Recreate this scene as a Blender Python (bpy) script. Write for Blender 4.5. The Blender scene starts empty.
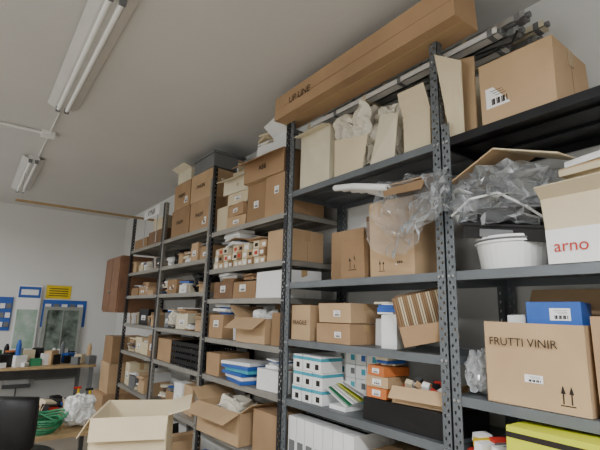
import bpy, math, random
from mathutils import Vector, Euler, Matrix, noise
random.seed(7)
R=random.Random(11)
# ------------------------------------------------------------ materials
def lin(c):
    o=[]
    for k in c:
        k=k/255.0
        o.append(k/12.92 if k<=0.04045 else ((k+0.055)/1.055)**2.4)
    return o
_m={}
def mat(name,col,rough=0.7,metal=0.0,var=0.12,scale=8.0,bump=0.05,bscale=60,emit=0,trans=0,spec=0.4,col2=None):
    if name in _m: return _m[name]
    m=bpy.data.materials.new(name); m.use_nodes=True
    nt=m.node_tree; b=nt.nodes['Principled BSDF']
    c=lin(col)
    tc=nt.nodes.new('ShaderNodeTexCoord')
    n=nt.nodes.new('ShaderNodeTexNoise'); n.inputs['Scale'].default_value=scale; n.inputs['Detail'].default_value=5
    nt.links.new(tc.outputs['Object'],n.inputs['Vector'])
    r=nt.nodes.new('ShaderNodeValToRGB')
    r.color_ramp.elements[0].position=0.3; r.color_ramp.elements[1].position=0.72
    r.color_ramp.elements[0].color=[max(0,k*(1-var)) for k in c]+[1]
    r.color_ramp.elements[1].color=[min(1,k*(1+var)) for k in c]+[1] if not col2 else lin(col2)+[1]
    nt.links.new(n.outputs['Fac'],r.inputs['Fac']); nt.links.new(r.outputs['Color'],b.inputs['Base Color'])
    b.inputs['Roughness'].default_value=rough; b.inputs['Metallic'].default_value=metal
    b.inputs['Specular IOR Level'].default_value=spec
    if bump:
        n2=nt.nodes.new('ShaderNodeTexNoise'); n2.inputs['Scale'].default_value=bscale; n2.inputs['Detail'].default_value=4
        nt.links.new(tc.outputs['Object'],n2.inputs['Vector'])
        bp=nt.nodes.new('ShaderNodeBump'); bp.inputs['Strength'].default_value=bump; bp.inputs['Distance'].default_value=0.02
        nt.links.new(n2.outputs['Fac'],bp.inputs['Height']); nt.links.new(bp.outputs['Normal'],b.inputs['Normal'])
    if emit:
        b.inputs['Emission Color'].default_value=c+[1]; b.inputs['Emission Strength'].default_value=emit
    if trans: b.inputs['Transmission Weight'].default_value=trans
    _m[name]=m; return m
def film(name,col,alpha):
    # thin clear plastic: mostly transparent, glossy, more reflective at grazing angles (fresnel)
    if name in _m: return _m[name]
    m=bpy.data.materials.new(name); m.use_nodes=True
    nt=m.node_tree; b=nt.nodes['Principled BSDF']; out=nt.nodes['Material Output']
    b.inputs['Base Color'].default_value=lin(col)+[1]; b.inputs['Roughness'].default_value=0.1
    b.inputs['Specular IOR Level'].default_value=1.0
    t=nt.nodes.new('ShaderNodeBsdfTransparent'); mx=nt.nodes.new('ShaderNodeMixShader')
    fr=nt.nodes.new('ShaderNodeFresnel'); fr.inputs['IOR'].default_value=1.5
    mr=nt.nodes.new('ShaderNodeMath'); mr.operation='MULTIPLY_ADD'; mr.inputs[1].default_value=1.1; mr.inputs[2].default_value=alpha; mr.use_clamp=True
    nt.links.new(fr.outputs[0],mr.inputs[0]); nt.links.new(mr.outputs[0],mx.inputs[0])
    nt.links.new(t.outputs[0],mx.inputs[1]); nt.links.new(b.outputs[0],mx.inputs[2]); nt.links.new(mx.outputs[0],out.inputs[0])
    _m[name]=m; return m
CB=[mat('cardboard_brown',(172,140,106),.85,var=.13,scale=3),mat('cardboard_tan',(190,160,124),.85,var=.12,scale=3),
    mat('cardboard_kraft',(152,122,90),.85,var=.12,scale=3),mat('cardboard_beige',(210,195,164),.85,var=.08,scale=3),
    mat('cardboard_dark',(124,96,72),.85,var=.12,scale=3)]
BR,TAN,KR,BE,DK=CB
INS=mat('cardboard_inside',(198,170,134),.9,var=.06)
OLD=mat('cardboard_old_pale',(219,210,186),.85,var=.10,scale=4)
WHT=mat('white_card',(232,233,232),.7,var=.03)
WIN=mat('cream_card_inside',(232,222,198),.8,var=.04)
TAPE=mat('packing_tape',(186,156,116),.25,var=.05,bump=.02)
INK=mat('print_ink',(40,34,30),.8,var=.1,bump=0)
RED=mat('red_print',(190,50,40),.7,bump=0); BLU=mat('blue_plastic',(44,92,176),.4,bump=.02)
LBL=mat('paper_label',(238,238,238),.6,var=.02,bump=0)
TEAL=mat('teal_card',(70,160,180),.6,bump=0); ORG=mat('orange_card',(200,116,62),.6,bump=0)
YEL=mat('yellow_sign',(226,196,40),.5,bump=0); YG=mat('lime_card',(204,210,50),.5,var=.05,bump=0)
GRN=mat('green_plastic',(50,130,90),.4,bump=0); BLK=mat('black_plastic',(24,24,26),.45,var=.15)
STG=mat('steel_grey_paint',(104,109,113),.45,metal=.25,var=.12,scale=5,bump=.03)
STD=mat('steel_dark_paint',(46,48,52),.45,metal=.3,var=.15,scale=5,bump=.03)
STB=mat('steel_black_paint',(24,25,28),.4,metal=.2,var=.15,bump=.03)
STL=mat('steel_light_paint',(146,143,136),.5,metal=.2,var=.12,scale=5,bump=.03)
GAL=mat('galvanised_metal',(175,177,178),.35,metal=.8,var=.12)
WPL=mat('white_plastic',(234,235,233),.35,var=.03,bump=.01)
WALL=mat('plaster_wall',(224,224,221),.9,var=.03,scale=1.2,bump=.08,bscale=25)
CEIL=mat('plaster_ceiling',(208,207,204),.95,var=.03,scale=1.0,bump=.06,bscale=30)
WOOD=mat('pale_wood',(172,146,106),.6,var=.15,scale=12); BROWNW=mat('brown_wood',(134,98,74),.55,var=.18,scale=9)
FIX=mat('fixture_enamel',(214,213,210),.4,var=.05); TUBE=mat('tube_glass',(238,238,234),.3,var=.01,bump=0,emit=.08)
LIT=mat('lit_tube',(250,250,248),.3,var=.01,bump=0,emit=6)
GREYP=mat('grey_plastic',(112,114,116),.5); DARKG=mat('window_glass',(58,70,62),.08,var=.3,scale=7,bump=0,col2=(150,165,155))
FRM=mat('window_frame_grey',(150,154,148),.5)
PAPW=mat('wrapped_paper',(222,216,200),.45,var=.08,scale=5)
# ------------------------------------------------------------ mesh builder
class MB:
    def __init__(s,name): s.n=name;s.v=[];s.f=[];s.m=[];s.mats=[]
    def mi(s,m):
        if m not in s.mats: s.mats.append(m)
        return s.mats.index(m)
    def add(s,vs,fs,m):
        b=len(s.v); s.v+= [Vector(v) for v in vs]; k=s.mi(m)
        for f in fs: s.f.append([b+i for i in f]); s.m.append(k)
    def box(s,c,z,m,rot=None):
        vs=[Vector((x*z[0]/2,y*z[1]/2,w*z[2]/2)) for x in(-1,1) for y in(-1,1) for w in(-1,1)]
        if rot:
            e=Euler(rot).to_matrix(); vs=[e@v for v in vs]
        s.add([v+Vector(c) for v in vs],[(0,1,3,2),(4,6,7,5),(0,4,5,1),(2,3,7,6),(0,2,6,4),(1,5,7,3)],m)
    def b2(s,lo,hi,m): s.box([(a+b)/2 for a,b in zip(lo,hi)],[abs(b-a) for a,b in zip(lo,hi)],m)
    def slab(s,p,t,m):
        p=[Vector(q) for q in p]; n=(p[1]-p[0]).cross(p[3]-p[0]).normalized()*t
        s.add(p+[q+n for q in p],[(3,2,1,0),(4,5,6,7),(0,1,5,4),(1,2,6,5),(2,3,7,6),(3,0,4,7)],m)
    def cyl(s,p0,p1,r,m,r1=None,n=16):
        p0=Vector(p0);p1=Vector(p1); r1=r if r1 is None else r1
        d=(p1-p0).normalized(); a=d.orthogonal().normalized(); b=d.cross(a)
        vs=[];
        for i in range(n):
            t=2*math.pi*i/n; o=a*math.cos(t)+b*math.sin(t); vs+= [p0+o*r,p1+o*r1]
        fs=[(2*i,2*((i+1)%n),2*((i+1)%n)+1,2*i+1) for i in range(n)]
        fs.append(tuple(2*i for i in range(n))[::-1]); fs.append(tuple(2*i+1 for i in range(n)))
        s.add(vs,fs,m)
    def tube(s,pts,r,m,n=8):
        for a,b in zip(pts[:-1],pts[1:]): s.cyl(a,b,r,m,n=n)
    def lathe(s,prof,c,m,n=28):
        vs=[];c=Vector(c)
        for r,z in prof:
            for i in range(n):
                t=2*math.pi*i/n; vs.append(c+Vector((r*math.cos(t),r*math.sin(t),z)))
        fs=[]
        for j in range(len(prof)-1):
            for i in range(n): fs.append((j*n+i,j*n+(i+1)%n,(j+1)*n+(i+1)%n,(j+1)*n+i))
        s.add(vs,fs,m)
    def done(s,loc=(0,0,0),rot=(0,0,0),bevel=0,smooth=False,jit=0,parent=None,mod=None):
        if jit and s.v:
            lo=[min(v[k] for v in s.v) for k in range(3)];hi=[max(v[k] for v in s.v) for k in range(3)]
            off=[Vector([R.uniform(-jit,jit) for _ in range(3)]) for _ in range(8)]
            for i,v in enumerate(s.v):
                t=[(v[k]-lo[k])/max(1e-6,hi[k]-lo[k]) for k in range(3)]; o=Vector((0,0,0))
                for q in range(8):
                    w=1
                    for k in range(3): w*= t[k] if (q>>k)&1 else 1-t[k]
                    oo=off[q].copy()
                    if not (q>>2)&1: oo.z=0
                    o+=oo*w
                s.v[i]=v+o
        me=bpy.data.meshes.new(s.n); me.from_pydata([tuple(v) for v in s.v],[],s.f)
        for m in s.mats: me.materials.append(m)
        for p,k in zip(me.polygons,s.m): p.material_index=k; p.use_smooth=smooth
        me.update()
        o=bpy.data.objects.new(s.n,me); bpy.context.scene.collection.objects.link(o)
        o.location=loc; o.rotation_euler=rot
        if bevel:
            b=o.modifiers.new('bevel','BEVEL'); b.width=bevel; b.segments=2; b.limit_method='ANGLE'
        if parent: o.parent=parent
        return o
def text(parent,s,size,loc,m,rot=(math.pi/2,0,-math.pi/2),name='printed_text'):
    c=bpy.data.curves.new(name,'FONT'); c.body=s; c.size=size; c.align_x='CENTER'; c.align_y='CENTER'; c.extrude=.0003
    c.materials.append(m)
    o=bpy.data.objects.new(name,c); bpy.context.scene.collection.objects.link(o)
    o.parent=parent; o.location=loc; o.rotation_euler=rot; return o
# ------------------------------------------------------------ carton
def arrows(b,x,y,z,h):   # this-way-up mark on -X face
    for k in (-1,1):
        cy=y+k*h*.22
        b.b2((x-.0008,cy-h*.035,z),(x,cy+h*.035,z+h*.6),INK)
        b.add([(x-.0008,cy-h*.13,z+h*.55),(x-.0008,cy+h*.13,z+h*.55),(x-.0008,cy,z+h)],[(0,1,2)],INK)
    b.b2((x-.0008,y-h*.4,z-h*.12),(x,y+h*.4,z-h*.06),INK)
def carton(name,y0,y1,z,h,x0=1.52,d=.3,m=BR,opn=None,rz=0,label=None,mark=None,tape=True,inside=INS,jit=.004,txt=None,tsize=.04,tm=INK,stripe=None,toff=(0,.5),fk=1):
    b=MB(name); w=y1-y0; X=d/2;Y=w/2; t=.004
    if opn is None:
        b.b2((-X,-Y,0),(X,Y,h-.002),m)
        b.b2((-X,-Y,h-.002),(-.0012,Y,h+.001),m); b.b2((.0012,-Y,h-.002),(X,Y,h+.001),m)
        if tape:
            b.b2((-.024,-Y-.0006,h+.001),(.024,Y+.0006,h+.0018),TAPE)
            for sg in(-1,1): b.b2((-.024,sg*(Y+.0009),h-min(.07,h*.35)),(.024,sg*Y,h+.0018),TAPE)
            b.b2((-.0008,-Y-.0007,h*.02),(.0008,-Y,h*.98),DK)
    else:
        b.b2((-X,-Y,0),(X,Y,t),inside)
        b.b2((-X,-Y,0),(-X+t,Y,h),m);b.b2((X-t,-Y,0),(X,Y,h),m)
        b.b2((-X,-Y,0),(X,-Y+t,h),m);b.b2((-X,Y-t,0),(X,Y,h),m)
        b.b2((-X+t,-Y+t,t),(-X+t+.001,Y-t,h),inside);b.b2((X-t-.001,-Y+t,t),(X-t,Y-t,h),inside)
        fl=min(w,d)/2*fk
        for side,a in opn.items():
            a=math.radians(a);c,s=math.cos(a)*fl,math.sin(a)*fl
            if side=='f': p=[(-X,-Y,h),(-X,Y,h),(-X-c,Y*.97,h+s),(-X-c,-Y*.97,h+s)]
            if side=='b': p=[(X,Y,h),(X,-Y,h),(X+c,-Y*.97,h+s),(X+c,Y*.97,h+s)]
            if side=='r': p=[(X,-Y,h),(-X,-Y,h),(-X*.97,-Y-c,h+s),(X*.97,-Y-c,h+s)]
            if side=='l': p=[(-X,Y,h),(X,Y,h),(X*.97,Y+c,h+s),(-X*.97,Y+c,h+s)]
            b.slab(p,.004,m)
    if label:
        ly,lz,lw,lh=label
        b.b2((-X-.0012,ly-lw/2,lz),(-X,ly+lw/2,lz+lh),LBL)
        for i in range(7):
            yy=ly-lw*.38+i*lw*.1
            b.b2((-X-.0018,yy,lz+lh*.12),(-X-.001,yy+lw*.045*(1+i%2),lz+lh*.42),INK)
        for i in range(3): b.b2((-X-.0018,ly-lw*.35,lz+lh*(.55+.12*i)),(-X-.001,ly+lw*(.1+.1*i),lz+lh*(.58+.12*i)),INK)
    if mark: arrows(b,-X,mark[0],mark[1],mark[2])
    if stripe: b.b2((-X-.001,-Y-.001,h*stripe[0]),(X,Y+.001,h*stripe[1]),stripe[2])
    o=b.done((x0+X,(y0+y1)/2,z),(0,0,rz),bevel=.0025,jit=jit)
    if txt: text(o,txt,tsize,(-X-.002-jit,toff[0],h*toff[1]),tm)
    return o
# ------------------------------------------------------------ room
H=1.5
def wallbox(n,lo,hi,m):
    b=MB(n); b.b2(lo,hi,m); return b.done()
FL=mat('floor_tiles',(150,142,130),.6,var=.1,scale=2)
XR=1.975; YB=7.6; ZC=2.99
wallbox('floor',(-2.6,-3.1,-.1),(XR+.1,YB+.1,0),FL)
wallbox('ceiling',(-2.6,-3.1,ZC),(XR+.1,YB+.1,ZC+.1),CEIL)
wallbox('wall_right',(XR,-3.1,0),(XR+.1,YB+.1,ZC),WALL)
wallbox('wall_back',(-2.6,YB,0),(XR,YB+.1,ZC),WALL)
wallbox('wall_left',(-2.6,-3.1,0),(-2.5,YB,ZC),WALL)
wallbox('wall_front',(-2.5,-3.1,0),(XR,-3.0,ZC),WALL)
b=MB('baseboard_back'); b.b2((-2.5,YB-.012,0),(XR,YB,.08),WPL); b.done()
# ------------------------------------------------------------ shelving
XF,XB=1.5,1.955
def post(b,x,y,sx,sy,z1,m):
    fw=.04;t=.0025
    for fl in (0,1):
        cols=[(0,.009),(.009,.017),(.017,.024),(.024,.032),(.032,fw)]
        for k,(a,c) in enumerate(cols):
            def bx(za,zb):
                if fl==0: b.b2((x,y+sy*a,za),(x+sx*t,y+sy*c,zb),m)
                else: b.b2((x+sx*a,y,za),(x+sx*c,y+sy*t,zb),m)
            if k in(1,3):
                z=0 if k==1 else -.02
                while z<z1:
                    bx(max(0,z),min(z1,z+.028)); z+=.04
            else: bx(0,z1)
    b.b2((x-.002*sx,y-.002*sy,0),(x+sx*.044,y+sy*.044,.012),BLK)
def deck(b,y0,y1,z,m,lip=.035):
    b.b2((XF+.003,y0+.003,z-.002),(XB-.003,y1-.003,z),m)
    b.b2((XF+.003,y0+.004,z-lip),(XF+.005,y1-.004,z),m); b.b2((XB-.005,y0+.004,z-lip),(XB-.003,y1-.004,z),m)
    b.b2((XF+.003,y0+.003,z-lip),(XB-.003,y0+.005,z),m); b.b2((XF+.003,y1-.005,z-lip),(XB-.003,y1-.003,z),m)
    b.b2((XF+.005,y0+.005,z-lip),(XF+.018,y1-.005,z-lip+.002),m)
    for k in(1,2): 
        x=XF+(XB-XF)*k/3; b.b2((x-.02,y0+.006,z-.012),(x+.02,y1-.006,z-.002),m)
    for yy in (y0+.012,y0+.030,y1-.012,y1-.030):
        b.cyl((XF-.004,yy,z-lip/2),(XF+.003,yy,z-lip/2),.006,GAL,n=6)
def unit(y0,y1,zs,zt,mp,md,mtop=None,bars=None):
    b=MB('metal_shelving_unit')
    for x,sx in((XF,1),(XB,-1)):
        for y,sy in((y0,1),(y1,-1)): post(b,x,y,sx,sy,zt,mp)
    for i,z in enumerate(zs): deck(b,y0,y1,z,(mtop if (mtop and i==0) else md))
    if bars:
        for y in (y0+.003,y1-.03): b.b2((XF+.003,y,bars-.03),(XB-.003,y+.027,bars),mp)
    return b.done()
Y=[1.026-1.11,1.026,2.136,3.246,4.356,5.466]
A=[2.235,1.677,1.352,1.029,.62,.12]
unit(Y[1]+.002,Y[2]-.002,A,2.705,STG,STG,bars=2.655)
RB=[2.235,1.677,1.215,.955,.5,.12]
unit(Y[0]+.002,Y[1]-.002,RB,2.3,STG,STG,STB)
Bz=[2.12,1.82,1.59,1.30,1.03,.66,.12]
unit(Y[2]+.002,Y[3]-.002,Bz,2.705,STD,STL)
Cz=[2.19,1.92,1.65,1.33,1.03,.66,.12]
unit(Y[3]+.002,Y[4]-.002,Cz,2.6,STL,STL)
unit(Y[4]+.002,Y[5]-.002,Cz,2.6,STD,STL)
def crumple(name,c,s,m,amp=.25,fr=6,sub=4,seed=0,smooth=False,box=.8,rot=(0,0,0)):
    import bmesh
    bm=bmesh.new(); bmesh.ops.create_icosphere(bm,subdivisions=sub,radius=1)
    for v in bm.verts:
        p=v.co.copy(); q=Vector([max(-box,min(box,k)) for k in p])*(.92/box)
        n=noise.noise_vector(p*fr*.35+Vector((seed,seed,0)))*amp
        rg=(1-abs(noise.noise(p*fr*.6+Vector((seed,3,seed))))*2)
        q+=n+p*(rg-.6)*amp*.45; v.co=Vector((q.x*s[0]/2,q.y*s[1]/2,q.z*s[2]/2))
    zm=min(v.co.z for v in bm.verts)
    for v in bm.verts: v.co.z-=zm
    me=bpy.data.meshes.new(name); bm.to_mesh(me); bm.free(); me.materials.append(m)
    for p in me.polygons: p.use_smooth=smooth
    o=bpy.data.objects.new(name,me); bpy.context.scene.collection.objects.link(o); o.location=c; o.rotation_euler=rot; return o
def papers(c,n=8,s=(.2,.14),mats=None,name='paper_pile',seed=0,tilt=0):
    r=random.Random(seed); b=MB(name); mats=mats or [LBL,BE,LBL,OLD,BLU,LBL]
    z=0
    for i in range(n):
        h=r.uniform(.004,.022); b.box((r.uniform(-.02,.02),r.uniform(-.02,.02),z+h/2),(s[0]*r.uniform(.7,1),s[1]*r.uniform(.7,1),h),r.choice(mats),(0,0,r.uniform(-.35,.35))); z+=h+.0005
    return b.done(c,(0,tilt,0))
def leaners(y,z,h,n,mats,seed=0,x=1.56,w=.2,name='leaning_cardboard_panels'):
    r=random.Random(seed); b=MB(name)
    for i in range(n):
        hh=h*r.uniform(.7,1); a=r.uniform(.12,.28); t=r.uniform(.004,.009); yy=-.016*i
        b.slab([(0+r.uniform(0,.03),yy,0),(w,yy+.02,0),(w*r.uniform(.9,1),yy+.02+a*hh,hh),(r.uniform(0,.02),yy+a*hh,hh*r.uniform(.85,1))],t,r.choice(mats))
    return b.done((x,y,z))
PF=film('clear_polythene',(228,232,235),.07)
# ------------------------------------------------------------ bay A top
b=MB('long_cardboard_carton')
b.b2((1.42,.88,2.712),(1.59,2.2,2.872),BR); b.b2((1.4195,.88,2.785),(1.4205,2.2,2.787),DK)
b.b2((1.45,2.2,2.74),(1.56,2.201,2.85),TAPE); b.b2((1.48,.88,2.711),(1.53,2.2,2.7125),TAPE)
o=b.done(bevel=.004,jit=.006); text(o,'UP LINE',.06,(1.411,1.93,2.79),INK)
carton('old_open_carton',1.76,2.06,2.236,.34,1.53,.3,OLD,{'l':50,'f':-15},tape=False,inside=OLD,jit=.018,fk=.4,rz=-.06)
crumple('white_paper_sack',(1.66,1.60,2.236),(.26,.26,.34),PAPW,.34,9,5,21,box=.62)
crumple('white_paper_sack',(1.68,1.38,2.236),(.24,.20,.27),PAPW,.40,9,5,27,box=.6)
b=MB('torn_cardboard_flaps')
b.slab([(1.515,1.72,2.24),(1.515,1.50,2.24),(1.49,1.44,2.39),(1.50,1.70,2.44)],.004,BE)
b.slab([(1.52,1.45,2.24),(1.52,1.29,2.24),(1.50,1.25,2.44),(1.54,1.40,2.50)],.004,OLD); b.done(jit=.006)
carton('open_carton_with_flaps',1.10,1.25,2.236,.18,1.53,.22,BE,{'f':66,'l':74,'b':75},inside=OLD,jit=.01,rz=.05,fk=1.5,tape=False)
b=MB('aluminium_rail_bundle')
for i,(x,z,ya,yb) in enumerate([(1.615,2.676,.80,2.08),(1.675,2.676,.74,2.1),(1.735,2.676,.83,2.06),(1.795,2.676,.72,2.02),(1.65,2.712,.70,1.95),(1.71,2.712,.80,2.08),(1.77,2.712,.68,2.04),(1.70,2.748,.76,1.9)]):
    m=[FIX,GAL,FIX,GAL,GAL,FIX,OLD,FIX][i]
    b.b2((x-.025,ya,z-.017),(x+.025,yb,z-.013),m); b.b2((x-.025,ya,z-.017),(x-.022,yb,z+.014),m); b.b2((x+.022,ya,z-.017),(x+.025,yb,z+.014),m)
    b.cyl((x,ya+.03,z),(x,yb-.06,z),.011,WPL,n=10)
    for k in range(6):
        yy=ya+.02+(yb-ya-.06)*k/5; b.b2((x-.0265,yy,z-.0185),(x+.0265,yy+.022,z+.016),[GREYP,BE][k%2])
    b.cyl((x,ya-.012,z),(x,ya+.01,z),.013,GREYP,n=10)
b.tube([(1.64,.74,2.66),(1.63,.76,2.61),(1.64,.84,2.63),(1.66,.95,2.655)],.004,BLK)
b.done()
b=MB('folded_cardboard_sheets')
for i,(p) in enumerate([[(1.535,1.0,2.237),(1.545,.94,2.237),(1.50,.91,2.55),(1.45,1.0,2.60)],
          [(1.60,.985,2.237),(1.575,.90,2.237),(1.54,.875,2.57),(1.58,.99,2.62)],
          [(1.66,1.0,2.237),(1.72,.94,2.237),(1.71,.92,2.54),(1.64,.99,2.58)]]): b.slab(p,.006,[BE,TAN,OLD][i])
b.done(jit=.003)
carton('large_cardboard_box',.57,.855,2.236,.265,1.53,.3,TAN,None,label=(.07,.07,.10,.085),jit=.005)
# ------------------------------------------------------------ bay A shelf 2
z=A[1]+.001
carton('small_cardboard_box',1.50,1.665,z,.2,1.52,.16,KR,mark=(0,.05,.07))
carton('cardboard_box',1.68,1.95,z,.30,1.70,.24,BR)
carton('cardboard_box',1.5,1.67,z,.36,1.71,.22,DK)
carton('large_cardboard_box',1.2,1.47,z,.36,1.53,.3,TAN,None,mark=(.06,.03,.05),label=(-.05,.05,.05,.04),jit=.008)
b=MB('foam_tube_bundle')
for i in range(5):
    x=1.44+.034*i; b.tube([(x+.03,1.66-.03*i,2.155-.004*i),(x+.01,1.5,2.125+.006*(i%2)),(x,1.27+.02*i,2.066)],.0165,WPL,n=12)
    b.cyl((x,1.2695+.02*i,2.066),(x,1.271+.02*i,2.066),.007,BLK,n=8)
b.done()
b=MB('cardboard_offcut'); b.slab([(1.46,1.38,2.09),(1.70,1.42,2.10),(1.78,1.09,2.13),(1.48,1.08,2.09)],.006,BR)
b.slab([(1.44,1.30,2.06),(1.46,1.08,2.07),(1.40,1.06,2.01),(1.40,1.26,2.02)],.004,KR); b.done()
def drape(name,x0,y0,y1,ztop,drop,seed,m,amp=.04,nx=24,ny=20):
    b=MB(name); vs=[]
    for i in range(nx):
        for j in range(ny):
            u,v=i/(nx-1),j/(ny-1)
            p=Vector((x0-.05*v-.02*math.sin(7*u+3*v),y0+(y1-y0)*u+.03*v,ztop-drop*v*(.6+.4*math.sin(2.8*u+.3))))
            for f,a in((5,1),(11,.45)):
                k=noise.noise(Vector((u*f+seed,v*f*.6,seed))); p.x-=abs(k)*amp*a*1.6; p.y+=k*amp*a*.5; p.z+=k*amp*a*.6
            p.x=min(p.x,x0); vs.append(p)
    fs=[]
    for i in range(nx-1):
        for j in range(ny-1):
            a,c,d,e=i*ny+j,i*ny+j+1,(i+1)*ny+j+1,(i+1)*ny+j; fs+= [(a,c,d),(a,d,e)]
    b.add(vs,fs,m); return b.done()
drape('plastic_sheet_drape',1.494,1.36,.98,2.10,.36,3,PF,.06)
drape('plastic_sheet_drape',1.470,1.26,.93,2.04,.22,9,PF,.05)
# bay A shelf 3
z=A[2]+.001
carton('cardboard_box',1.92,2.09,z,.19,1.52,.25,TAN,txt='FRAGILE',tsize=.035)
carton('flat_cardboard_box',1.60,1.86,z,.10,1.52,.24,BR,label=(-.04,.03,.05,.03))
carton('flat_cardboard_box',1.61,1.85,z+.104,.095,1.53,.24,TAN,label=(-.02,.03,.05,.03),rz=.04)
carton('white_carton',1.33,1.42,z,.15,1.54,.16,WHT,rz=.1); carton('white_carton',1.45,1.56,z,.13,1.66,.2,WHT)
papers((1.6,1.40,z+.153),5,(.13,.10),seed=3)
b=MB('corrugated_packaging')
for k,(xx,a) in enumerate([(0,-.30),(.045,-.2),(.085,-.1)]):
    for i in range(22):
        b.box((xx-.004,-.105+.0097*i,.115),(.006,.0062,.21),[KR,BE][(i//2)%2],(0,a,0))
    b.box((xx+.003,0,.115),(.006,.22,.215),[DK,KR,TAN][k],(0,a,0))
b.slab([(-.07,.1,.01),(-.07,-.12,.01),(-.10,-.12,.08),(-.10,.1,.09)],.005,BR)
b.slab([(-.02,.1,.20),(-.02,-.1,.20),(.10,-.10,.235),(.10,.1,.235)],.005,BR)
b.done((1.57,1.165,z+.03),(-.22,.05,.62))
# bay A shelf 4
z=A[3]+.001
b=MB('light_bulb_boxes')
for j in range(3):
    for i in range(3):
        y=2.07-.085*i+R.uniform(-.002,.002); zz=z+.082*j; xx=R.uniform(-.006,.006)
        b.b2((1.53+xx,y-.08,zz),(1.68+xx,y,zz+.08),WHT); b.b2((1.529+xx,y-.0805,zz+.055),(1.681+xx,y+.0005,zz+.072),TEAL)
        b.b2((1.5285+xx,y-.06,zz+.012),(1.53+xx,y-.03,zz+.04),INK)
b.done(bevel=.0015)
b=MB('light_bulb_boxes')
for j in range(4):
    for i in range(4):
        y=1.90-.08*i; zz=z+.07*j
        b.b2((1.70,y-.075,zz),(1.84,y,zz+.068),WHT); b.b2((1.6995,y-.07,zz+.02),(1.70,y-.04,zz+.05),[TEAL,BLU,TEAL,GREYP][(j+i)%4])
b.done(bevel=.0015)
b=MB('leaflet_stack')
for i in range(7): b.box((1.61,1.73-.014*i,z+.07+.004*i),(.13,.15,.002),[LBL,GRN,LBL,LBL,YG,LBL,WHT][i],(.5,.1*i-.2,.12*i))
b.b2((1.55,1.66,z),(1.68,1.78,z+.02),LBL)
b.done()
carton('black_flat_case',1.07,1.52,z,.10,1.53,.3,BLK,None,tape=False)
z2=z+.103
carton('orange_component_box',1.38,1.50,z2,.045,1.53,.14,ORG,label=(0,.01,.05,.025),tape=False); carton('component_box',1.375,1.50,z2+.048,.045,1.53,.16,TAN,label=(0,.01,.05,.025),rz=.06)
carton('orange_component_box',1.38,1.50,z2+.096,.04,1.54,.15,ORG,label=(0,.01,.05,.02),tape=False,rz=-.1)
carton('open_parts_tray',1.10,1.35,z2,.07,1.54,.2,TAN,{'f':-50,'r':30},tape=False,rz=.15,fk=.6)
b=MB('small_parts_pile')
for i in range(26): b.box((1.58+.035*(i%4),1.14+.0075*i,z2+.03+.02*(i%3)),(.05,.03,.025),[ORG,WHT,GREYP,BR,RED,BLK,BE][i%7],(R.random(),R.random(),R.random()))
b.done()
papers((1.62,1.44,z2+.142),4,(.12,.1),seed=8)
# bay A shelf 5
z=A[4]+.001
b=MB('white_binder_row')
for i in range(7):
    y=2.09-.075*i; b.b2((1.52,y-.07,z),(1.80,y,z+.32),WHT); b.b2((1.519,y-.06,z+.05),(1.52,y-.01,z+.2),GREYP)
    b.b2((1.60,y-.0705,z+.3205),(1.63,y,z+.3215),INK)
b.done(bevel=.002)
carton('cardboard_box',1.10,1.5,z,.28,1.55,.3,KR)
# ------------------------------------------------------------ bay R
z=RB[1]+.001
b=MB('white_plastic_tub')
b.lathe([(0,0),(.12,0),(.135,.10),(.142,.10),(.142,.125),(.13,.128),(.0,.128)],(0,0,0),WPL,36)
b.lathe([(.143,.108),(.146,.112),(.143,.116)],(0,0,0),GREYP,36)
b.done((1.665,.83,z))
b=MB('black_moulded_tray')
b.b2((-.11,-.15,0),(.11,.15,.05),BLK); b.b2((-.12,-.16,.05),(.12,.16,.06),BLK); b.box((0,.04,.085),(.14,.14,.05),BLK); b.box((-.121,.02,.025),(.004,.12,.03),GREYP)
b.lathe([(.02,.07),(.07,.075),(.085,.12),(.09,.125),(.075,.118),(.02,.08)],(0,-.07,0),BLK,28)
b.lathe([(.09,.122),(.093,.126),(.09,.13)],(0,-.07,0),GREYP,28)
b.done((1.655,.83,z+.135),(.16,-.25,.15),bevel=.004)
b=MB('white_cable_flex'); b.tube([(1.50,.99,z+.22),(1.49,.9,z+.27),(1.51,.8,z+.28),(1.55,.72,z+.22),(1.60,.66,z+.16)],.005,WPL,n=10); b.done()
crumple('clear_plastic_wrap',(1.63,.84,z+.15),(.30,.36,.23),PF,.45,10,4,9)
b=MB('folded_cardboard_flap')
b.slab([(1.50,1.0,2.04),(1.78,1.0,2.07),(1.80,.78,2.17),(1.49,.80,2.13)],.005,TAN)
b.slab([(1.49,.80,2.13),(1.80,.78,2.17),(1.80,.60,2.10),(1.50,.58,2.05)],.005,BE); b.done(jit=.006)
carton('white_carton',.33,.64,z,.11,1.50,.3,WHT,txt='arno',tsize=.055,tm=RED,toff=(.08,.5))
carton('open_cardboard_box',.36,.65,z+.113,.11,1.51,.3,BE,{'f':35,'b':70},tape=False,jit=.01,fk=.4)
papers((1.65,.5,z+.24),7,(.2,.2),[BE,WHT,TAN],seed=5)
z=RB[2]+.001
carton('marked_cardboard_box',.555,.885,z,.27,1.51,.3,TAN,{'b':60},txt='FRUTTI VINIR',tsize=.038,toff=(.03,.76),label=(.0,.08,.06,.025),mark=(-.10,.03,.055),jit=.006)
carton('blue_carton',.60,.76,z+.006,.335,1.57,.14,BLU,tape=False,label=(-.02,.275,.06,.04),rz=.15)
carton('white_carton',.77,.84,z+.006,.29,1.60,.12,WHT,tape=False,rz=-.1)
carton('cardboard_box',.30,.54,z,.30,1.52,.3,BR)
crumple('bubble_wrap_roll',(1.6,.955,z),(.13,.09,.15),film('bubble_wrap',(220,224,226),.3),.3,9,4,8)
z=RB[3]+.001
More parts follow.
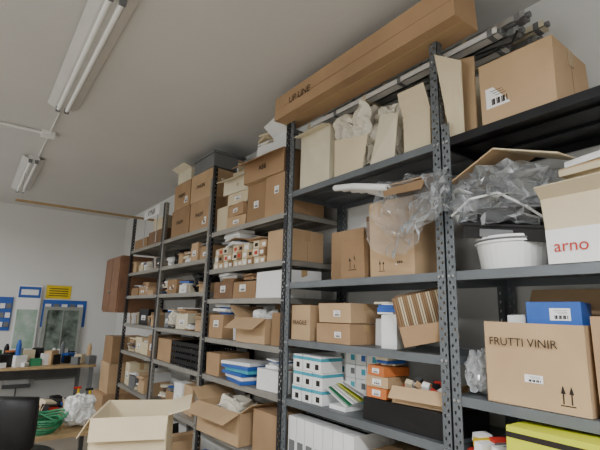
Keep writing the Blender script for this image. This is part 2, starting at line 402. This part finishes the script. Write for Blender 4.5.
carton('lime_green_box',.44,.78,z,.21,1.43,.3,YG,None,tape=False,label=(.02,.06,.16,.06),stripe=(.84,.92,INK),rz=-.08)
b=MB('small_parts_pile')
for i in range(24): b.box((1.53+.03*(i%3),.81+.022*(i%8),z+.02+.035*(i//8)+.02*R.random()),(.06,.035,.03),[RED,WHT,YEL,LBL,GREYP][i%5],(R.uniform(-.3,.3),0,R.uniform(-.5,.5)))
b.done()
# ------------------------------------------------------------ bay B
z=Bz[0]+.001
carton('cardboard_box',2.17,2.43,z,.28,1.52,.3,BR,label=(0,.15,.05,.05))
carton('cardboard_box',2.45,2.69,z,.28,1.53,.3,KR,label=(0,.1,.06,.05))
for j in range(3): carton('small_cardboard_box',2.73,3.0,z+.093*j,.09,1.53,.25,[TAN,BR,BE][j],label=(0,.03,.08,.03),rz=[.05,-.08,.1][j])
carton('cardboard_box',3.02,3.2,z,.2,1.54,.25,BE)
carton('open_cardboard_box',2.22,2.70,z+.286,.16,1.50,.32,BR,{'f':-30,'l':30},txt='ABB',tsize=.05,rz=.05,fk=.8)
carton('white_carton',2.2,2.42,z+.455,.13,1.55,.22,WHT,{'l':60,'b':70,'f':40},tape=False,rz=-.15)
carton('white_carton',2.45,2.62,z+.455,.11,1.55,.2,WHT,rz=.2)
papers((1.64,2.55,z+.57),6,(.16,.14),[WHT,BE,OLD],seed=9)
carton('white_carton',2.76,3.1,z+.286,.12,1.54,.26,OLD,{'f':-20,'l':40},rz=.1,fk=.6,tape=False); papers((1.66,2.93,z+.30),12,(.18,.22),[WHT,BE,OLD,BR],seed=12)
leaners(2.96,z+.29,.30,4,[OLD,BE,WHT],4,1.58,.22)
z=Bz[1]+.001
b=MB('row_of_small_parts_boxes')
for i in range(10):
    for j in range(3):
        if j==2 and i in(3,7): continue
        y=3.19-.076*i; zz=z+.055*j; m=[BE,TAN,OLD,KR][(i+j*2)%4]; xx=R.uniform(-.01,.01)
        b.b2((1.535+xx,y-.072,zz),(1.75,y,zz+.052),m); b.b2((1.534+xx,y-.06,zz+.012),(1.535+xx,y-.02,zz+.036),[LBL,INK,RED][(i*j)%3])
b.done(bevel=.0015)
papers((1.63,2.95,z+.168),6,(.18,.3),[WHT,BE,KR,GREYP],seed=15); papers((1.63,2.6,z+.168),4,(.18,.2),[WHT,BE,KR],seed=16)
carton('cardboard_box',2.16,2.40,z,.2,1.53,.28,TAN,rz=.06)
z=Bz[2]+.001
carton('cardboard_box',2.85,3.15,z,.13,1.53,.28,DK,label=(0,.05,.08,.05)); carton('cardboard_box',2.54,2.83,z,.12,1.53,.28,KR,label=(.02,.05,.08,.05),rz=.05)
carton('white_carton',2.16,2.50,z,.17,1.52,.28,WHT); papers((1.64,3.0,z+.135),4,(.2,.2),[WHT,BLK,KR],seed=17); papers((1.64,2.68,z+.125),4,(.2,.2),[WHT,BLK,KR],seed=18)
z=Bz[3]+.001
carton('cardboard_box',2.97,3.19,z,.17,1.53,.28,BR,label=(0,.08,.08,.05)); leaners(2.80,z,.2,5,[WHT,LBL,BE,GREYP],7,1.53,.22,'leaning_folders')
papers((1.66,3.07,z+.175),5,(.2,.2),[WHT,BE,BLU],seed=19)
carton('open_cardboard_box',2.38,2.70,z,.16,1.50,.3,TAN,{'f':-35,'l':40,'b':60},rz=.1,fk=.8); crumple('plastic_bag',(1.66,2.54,z+.02),(.2,.24,.19),WPL,.3,6,4,31)
carton('cardboard_box',2.16,2.33,z,.2,1.54,.25,KR)
z=Bz[4]+.001
b=MB('blue_package_stack')
for i in range(6): b.box((1.60+.01*(i%2),2.70+.02*(i%3),z+.012+.022*i),(.2,.30,.02),[BLU,LBL,BLU,TEAL,BLU,LBL][i],(0,0,.08*i-.2))
b.done()
carton('white_carton',2.2,2.45,z,.12,1.53,.25,WHT,rz=.08); carton('cardboard_box',3.0,3.2,z,.16,1.53,.26,BR,rz=.05)
papers((1.64,2.33,z+.125),5,(.16,.2),seed=20)
z=Bz[5]+.001
carton('open_cardboard_box',2.58,3.12,z,.20,1.46,.33,TAN,{'f':-25,'l':35,'r':30},rz=.08,fk=.8); carton('cardboard_box',2.17,2.48,z,.24,1.53,.3,BR)
crumple('paper_sack',(1.62,2.85,z+.02),(.2,.35,.22),PAPW,.35,6,4,14)
z=Bz[6]+.001
carton('cardboard_box',2.2,2.6,z,.35,1.52,.35,KR); carton('cardboard_box',2.65,3.15,z,.3,1.52,.35,BR)
# ------------------------------------------------------------ bays C, D
z=Cz[0]+.001
carton('large_cardboard_box',3.30,3.72,z,.27,1.52,.33,BR,txt='PHILIPS',tsize=.05,label=(-.1,.04,.08,.06)); carton('large_cardboard_box',3.74,4.18,z,.27,1.52,.33,KR,txt='PHILIPS',tsize=.05)
carton('large_cardboard_box',3.32,3.74,z+.276,.25,1.52,.33,TAN,txt='PHILIPS',tsize=.05,rz=.04); carton('large_cardboard_box',3.76,4.16,z+.276,.25,1.52,.33,BR,txt='PHILIPS',tsize=.05,label=(-.1,.04,.08,.06))
b=MB('grey_storage_tub'); b.b2((1.52,3.3,z+.535),(1.82,3.7,z+.66),GREYP); b.b2((1.505,3.285,z+.66),(1.835,3.715,z+.68),GREYP); b.done(bevel=.006)
carton('flat_carton',3.78,4.1,z+.533,.12,1.52,.33,OLD,{'l':30,'f':20},tape=False,fk=.5)
carton('cardboard_box',4.4,4.9,z,.15,1.53,.3,DK); carton('cardboard_box',4.95,5.4,z,.12,1.53,.3,KR); carton('cardboard_box',4.45,4.8,z+.155,.14,1.55,.28,BE,rz=.1)
pal=[BR,TAN,KR,BE,DK,WHT,OLD,BR,WHT,GREYP,BLK]
q=0
for ya,yb in((Y[3]+.05,Y[4]-.05),(Y[4]+.05,Y[5]-.05)):
    for li in range(1,7):
        if li==4 and ya<4: continue
        z=Cz[li]+.001; top=Cz[li-1]-.05-z; y=ya
        while y<yb-.12:
            q+=1
            w=min(R.uniform(.12,.30),yb-y); m=R.choice(pal); h=top*R.uniform(.35,.85)
            lab=(0,h*.3,w*.4,h*.3) if R.random()<.65 else None
            k=R.random()
            if k<.18: carton('open_cardboard_box',y+.01,y+w-.02,z,h*.7,1.54,.26,TAN,{'f':-30,'l':50},tape=False,fk=.4)
            elif k<.34: papers((1.66,y+w/2,z),R.randint(5,11),(.25,w-.02),pal+[BLU,LBL,LBL],seed=q)
            elif k<.44: crumple('plastic_bag',(1.66,y+w/2,z),(.24,w-.03,h),R.choice([PAPW,BLK,WPL]),.3,6,4,q)
            elif k<.55: leaners(y+w-.09,z,min(h,top*.8),max(2,int((w-.08)/.018)),pal+[LBL],q,1.54,.22,'leaning_folders')
            else:
                carton('storage_box',y+.006,y+w-.014,z,h,1.53+R.uniform(0,.05),.26,m,label=lab,rz=R.uniform(-.08,.08))
                if h<top*.6: papers((1.66,y+w/2,z+h+.003),3,(.2,w*.8),pal+[BLU,LBL,LBL],seed=q)
            y+=w
b=MB('black_plastic_crate')
z=Cz[4]+.001
for k in range(4):
    zz=.02+k*.05
    for lo,hi in(((-.16,-.3,zz),(-.152,.3,zz+.03)),((.152,-.3,zz),(.16,.3,zz+.03)),((-.16,-.3,zz),(.16,-.292,zz+.03)),((-.16,.292,zz),(.16,.3,zz+.03))): b.b2(lo,hi,BLK)
for i in range(13):
    y=-.3+.05*i; 
    for x in(-.156,.156): b.box((x,y,.1),(.008,.012,.2),BLK)
for i in range(7):
    for y in(-.296,.296): b.box((-.156+.052*i,y,.1),(.012,.008,.2),BLK)
b.b2((-.16,-.3,0),(.16,.3,.008),BLK)
b.done((1.68,3.61,z)); carton('storage_box',3.95,4.3,z,.2,1.53,.28,BR)
b=MB('shelf_sign'); b.b2((1.488,4.5,2.50),(1.492,5.0,2.60),LBL); b.cyl((1.492,4.55,2.5),(1.492,4.55,2.2),.004,GAL); b.cyl((1.492,4.95,2.5),(1.492,4.95,2.2),.004,GAL)
o=b.done(); text(o,'VYNIR',.09,(1.486,4.75,2.55),INK)
b=MB('wooden_wall_cupboard')
b.b2((1.45,5.6,1.45),(1.972,6.3,2.15),BROWNW)
for k in range(2): b.b2((1.435,5.615+.35*k,1.47),(1.45,5.945+.35*k,2.13),BROWNW); b.cyl((1.41,5.92+.06*k,1.7),(1.435,5.92+.06*k,1.7),.01,GAL)
b.done(bevel=.003)
carton('cardboard_box',5.6,6.1,.001,.5,1.4,.45,BR); carton('cardboard_box',5.65,6.05,.505,.35,1.45,.4,TAN); carton('cardboard_box',5.62,6.0,.86,.3,1.45,.4,KR)
# ------------------------------------------------------------ ceiling items
def fixture(ya,yb,x,lit=False,w=.17):
    b=MB('fluorescent_ceiling_light'); z=ZC
    b.b2((x-.05,ya,z-.035),(x+.05,yb,z-.0005),FIX)
    for s in(-1,1):
        b.slab([(x+s*.05,ya+.01,z-.035),(x+s*.05,yb-.01,z-.035),(x+s*w/2,yb-.01,z-.012),(x+s*w/2,ya+.01,z-.012)],.003,FIX)
        b.cyl((x+s*.028,ya+.04,z-.052),(x+s*.028,yb-.04,z-.052),.013,LIT if lit else TUBE)
        for yy in(ya+.03,yb-.04): b.b2((x+s*.028-.016,yy-.012,z-.07),(x+s*.028+.016,yy+.012,z-.034),GREYP)
    return b.done(bevel=.002)
fixture(1.95,3.52,.36,w=.2); fixture(4.95,6.5,.33,w=.2)
b=MB('ceiling_conduit'); b.cyl((-2.49,4.17,ZC-.015),(.33,4.17,ZC-.015),.012,WPL); b.b2((.30,4.12,ZC-.04),(.40,4.22,ZC-.0005),WPL)
b.cyl((.36,3.5,ZC-.012),(.36,4.95,ZC-.012),.006,WPL); b.done()
b=MB('wooden_batten'); b.b2((.25,5.44,2.603),(1.9,5.462,2.628),WOOD); b.cyl((.3,5.45,2.628),(.3,5.45,ZC-.001),.003,GAL); b.done()
# ------------------------------------------------------------ back wall
b=MB('roll_up_banner'); b.b2((.56,YB-.05,.40),(.86,YB-.045,1.80),LBL); b.b2((.58,YB-.053,.9),(.84,YB-.05,1.45),mat('poster_print',(214,226,220),.5,var=.2,scale=6,bump=0,col2=(120,160,130))); b.b2((.57,YB-.053,1.62),(.85,YB-.05,1.78),BLU); b.b2((.60,YB-.054,1.66),(.82,YB-.053,1.74),LBL); b.b2((.62,YB-.054,.5),(.80,YB-.05,.8),TEAL); b.b2((.54,YB-.08,.36),(.88,YB-.02,.41),GREYP); b.cyl((.71,YB-.04,0),(.71,YB-.04,.37),.01,GREYP); b.done()
b=MB('yellow_warning_sign'); b.b2((.92,YB-.01,1.62),(1.26,YB-.001,1.82),YEL)
for i in range(4): b.b2((.96,YB-.012,1.66+.035*i),(1.22,YB-.01,1.672+.035*i),INK)
b.done()
b=MB('blue_key_board'); b.b2((.2,YB-.02,1.15),(.52,YB-.001,1.62),BLU)
for i in range(4):
    for j in range(3): b.b2((.22+.075*i,YB-.04,1.2+.13*j),(.28+.075*i,YB-.02,1.27+.13*j),GREYP if (i+j)%2 else LBL)
b.done()
b=MB('blue_pegboard'); b.b2((.9,YB-.02,1.2),(1.5,YB-.001,1.6),BLU)
for i in range(5):
    for j in range(3): b.b2((.93+.11*i,YB-.028,1.24+.12*j),(1.01+.11*i,YB-.02,1.30+.12*j),GREYP if (i+j)%2 else LBL)
b.done()
b=MB('window_1')
for lo,hi in(((.92,.45),(.97,1.5)),((1.40,.45),(1.45,1.5)),((.97,1.45),(1.40,1.5)),((.97,.45),(1.40,.51))): b.b2((lo[0],YB-.075,lo[1]),(hi[0],YB-.031,hi[1]),FRM)
b.b2((.97,YB-.05,.51),(1.40,YB-.04,1.45),DARKG); b.b2((1.18,YB-.07,.51),(1.195,YB-.031,1.45),FRM); b.done(bevel=.003)
b=MB('work_desk'); b.b2((-.1,6.5,.72),(1.5,7.4,.75),WOOD)
for x in(-.05,1.45):
    for y in(6.55,7.35): b.b2((x-.025,y-.025,0),(x+.025,y+.025,.72),GREYP)
b.b2((-.05,7.34,.5),(1.45,7.36,.7),GREYP); b.done(bevel=.003)
b=MB('desk_clutter')
cl=[RED,WHT,GRN,BE,BLU,BLK,WHT,ORG,TAN,GREYP,BLK]
for i in range(66):
    x=-.05+.023*i; y=6.6+.65*R.random(); h=R.uniform(.05,.34); m=R.choice(cl)
    if i%4==0:
        b.cyl((x,y,.751),(x,y,.751+h*.8),.03,m); b.cyl((x,y,.751+h*.8),(x,y,.751+h),.03,m,r1=.012)
    else: b.box((x,y,.751+h*.3),(R.uniform(.05,.16),.1,h*.6),m,(0,0,R.random()))
b.done()
b=MB('under_desk_clutter')
for i in range(22): 
    h=R.uniform(.15,.5); b.box((.08+.055*i,6.45-.25*R.random(),h/2),(R.uniform(.08,.2),.15,h),R.choice([BLK,GREYP,KR,BE,BLU,DK,RED]),(0,0,R.random()*.3))
b.done()
b=MB('low_bench'); b.b2((.30,4.3,.42),(1.15,5.1,.45),WOOD)
for x in(.35,1.1):
    for y in(4.35,5.05): b.b2((x-.02,y-.02,0),(x+.02,y+.02,.42),GREYP)
b.done()
b=MB('green_hose_coil')
for k in range(6):
    r=.13+.01*(k%3); pts=[(r*math.cos(t*.3)+.012*k,r*math.sin(t*.3),.012+.02*k+.008*math.sin(t)) for t in range(22)]; b.tube(pts,.01,GRN)
b.tube([(.13,0,.05),(.0,.05,.14),(-.18,.1,.12),(-.26,-.02,.03)],.01,GRN)
b.done((.64,4.5,.452),(.1,-.1,0))
crumple('white_shopping_bag',(.94,4.52,.452),(.24,.24,.24),WPL,.35,6,5,2)
b=MB('spray_bottle'); b.lathe([(0,0),(.035,0),(.035,.16),(.012,.2),(.012,.24),(0,.24)],(0,0,0),YEL,20); b.box((-.01,0,.25),(.07,.02,.02),RED); b.done((1.02,5.04,.452))
b=MB('spray_bottle'); b.lathe([(0,0),(.035,0),(.035,.16),(.012,.2),(.012,.24),(0,.24)],(0,0,0),YEL,20); b.box((-.01,0,.25),(.07,.02,.02),BLK); b.done((1.10,4.9,.452))
b=MB('bench_clutter')
for i in range(44): b.box((.34+.015*i,4.74+.25*R.random(),.49+.12*R.random()),(R.uniform(.05,.13),.08,R.uniform(.04,.09)),R.choice([BLK,BLK,GREYP,RED,WHT,TAN,BE,DK,BLU]),(R.random()*.3,R.random()*.3,R.random()))
b.tube([(.35,4.6,.47),(.5,4.7,.6),(.6,4.8,.5),(.8,4.75,.62),(.95,4.8,.47)],.008,BLK)
b.tube([(.38,4.7,.47),(.45,4.8,.66),(.6,4.75,.68),(.72,4.8,.5)],.007,RED)
b.done()
# chair
b=MB('office_chair')
b.lathe([(0,.42),(.19,.42),(.23,.445),(.24,.48),(.2,.505),(0,.51)],(0,0,0),BLK,32)
n=11; vs=[]
for j,(zz,rr) in enumerate([(.56,.22),(.60,.245),(.72,.255),(.84,.25),(.90,.235),(.915,.22)]):
    for i in range(n):
        t=-.85+1.7*i/(n-1); k=1-.10*abs(t)**2*(1 if j in(0,5) else .2)
        vs.append((rr*math.cos(t),rr*math.sin(t)*1.05,.735+(zz-.735)*k))
m0=len(vs)
for v in vs[:m0]: vs.append((v[0]+.05,v[1]*1.04,v[2]))
fs=[]
for j in range(5):
    for i in range(n-1):
        a=j*n+i; fs.append((a,a+1,a+n+1,a+n)); fs.append((a+m0,a+n+m0,a+n+1+m0,a+1+m0))
for i in range(n-1): fs.append((i,i+m0,i+1+m0,i+1)); a=5*n+i; fs.append((a,a+1,a+1+m0,a+m0))
for j in range(5):
    a=j*n; fs.append((a,a+n,a+n+m0,a+m0)); a=j*n+n-1; fs.append((a,a+m0,a+n+m0,a+n))
b.add(vs,fs,BLK)
b.tube([(.1,0,.45),(.26,0,.47),(.30,0,.6)],.02,BLK)
b.cyl((0,0,.1),(0,0,.45),.03,GREYP)
for i in range(5):
    t=i*2*math.pi/5; b.cyl((0,0,.12),(.28*math.cos(t),.28*math.sin(t),.07),.02,BLK); b.cyl((.28*math.cos(t),.28*math.sin(t)-.02,.03),(.28*math.cos(t),.28*math.sin(t)+.02,.03),.03,BLK)
b.done((.42,3.75,0),(0,0,-2.2),bevel=.01,smooth=True)
# worktable with open carton
b=MB('work_table'); b.b2((-.4,1.6,.67),(1.0,2.5,.70),WOOD)
for x in(-.35,.95):
    for y in(1.65,2.45): b.b2((x-.025,y-.025,0),(x+.025,y+.025,.67),GREYP)
b.done()
carton('open_cardboard_carton',1.93,2.27,.701,.36,.53,.30,BE,{'f':-60,'b':15,'r':-70},rz=-.45,tape=False,inside=WIN,jit=.008,fk=.6)
# ------------------------------------------------------------ lights (added fittings out of view, light goes down and up)
def lamp(x,y,zz,L,p,up):
    b=MB('added_unseen_fitting'); b.b2((x-.04,y-L/2,zz),(x+.04,y+L/2,zz+.03),FIX)
    for s in(-1,1): b.cyl((x+s*.06,y-L/2+.03,zz+.01),(x+s*.06,y+L/2-.03,zz+.01),.013,LIT)
    for yy in(y-L/3,y+L/3): b.cyl((x,yy,zz+.03),(x,yy,ZC-.0005),.004,GAL)
    b.done()
    for dz,pp,ro in((-.03,p,0),(.06,up,math.pi)):  # second area light faces up, added to brighten the ceiling
        l=bpy.data.lights.new('added_area_light','AREA'); l.shape='RECTANGLE'; l.size=.16;l.size_y=L;l.energy=pp;l.color=(.97,.985,1.0)
        o=bpy.data.objects.new('added_area_light',l); o.location=(x,y,zz+dz); o.rotation_euler=(ro,0,0); bpy.context.scene.collection.objects.link(o)
lamp(.0,-1.0,2.62,1.5,108,18); lamp(-1.5,1.2,2.62,1.5,82,18); lamp(-1.5,5.2,2.62,1.5,70,20)
w=bpy.data.worlds.new('w'); bpy.context.scene.world=w; w.use_nodes=True
w.node_tree.nodes['Background'].inputs[0].default_value=(.5,.5,.5,1); w.node_tree.nodes['Background'].inputs[1].default_value=.2
# ------------------------------------------------------------ camera
yaw,pit,rol=.6423,.2012,.0265
F=Vector((math.sin(yaw)*math.cos(pit),math.cos(yaw)*math.cos(pit),math.sin(pit)))
Rr=Vector((math.cos(yaw),-math.sin(yaw),0)); U=Rr.cross(F)
c,s=math.cos(rol),math.sin(rol)
R2=c*Rr+s*U; U2=c*U-s*Rr
cd=bpy.data.cameras.new('camera'); cd.sensor_width=36; cd.lens=432.4/600*36
co=bpy.data.objects.new('camera',cd); bpy.context.scene.collection.objects.link(co)
M=Matrix((R2,U2,-F)).transposed().to_4x4(); M.translation=Vector((0,0,H)); co.matrix_world=M
bpy.context.scene.camera=co
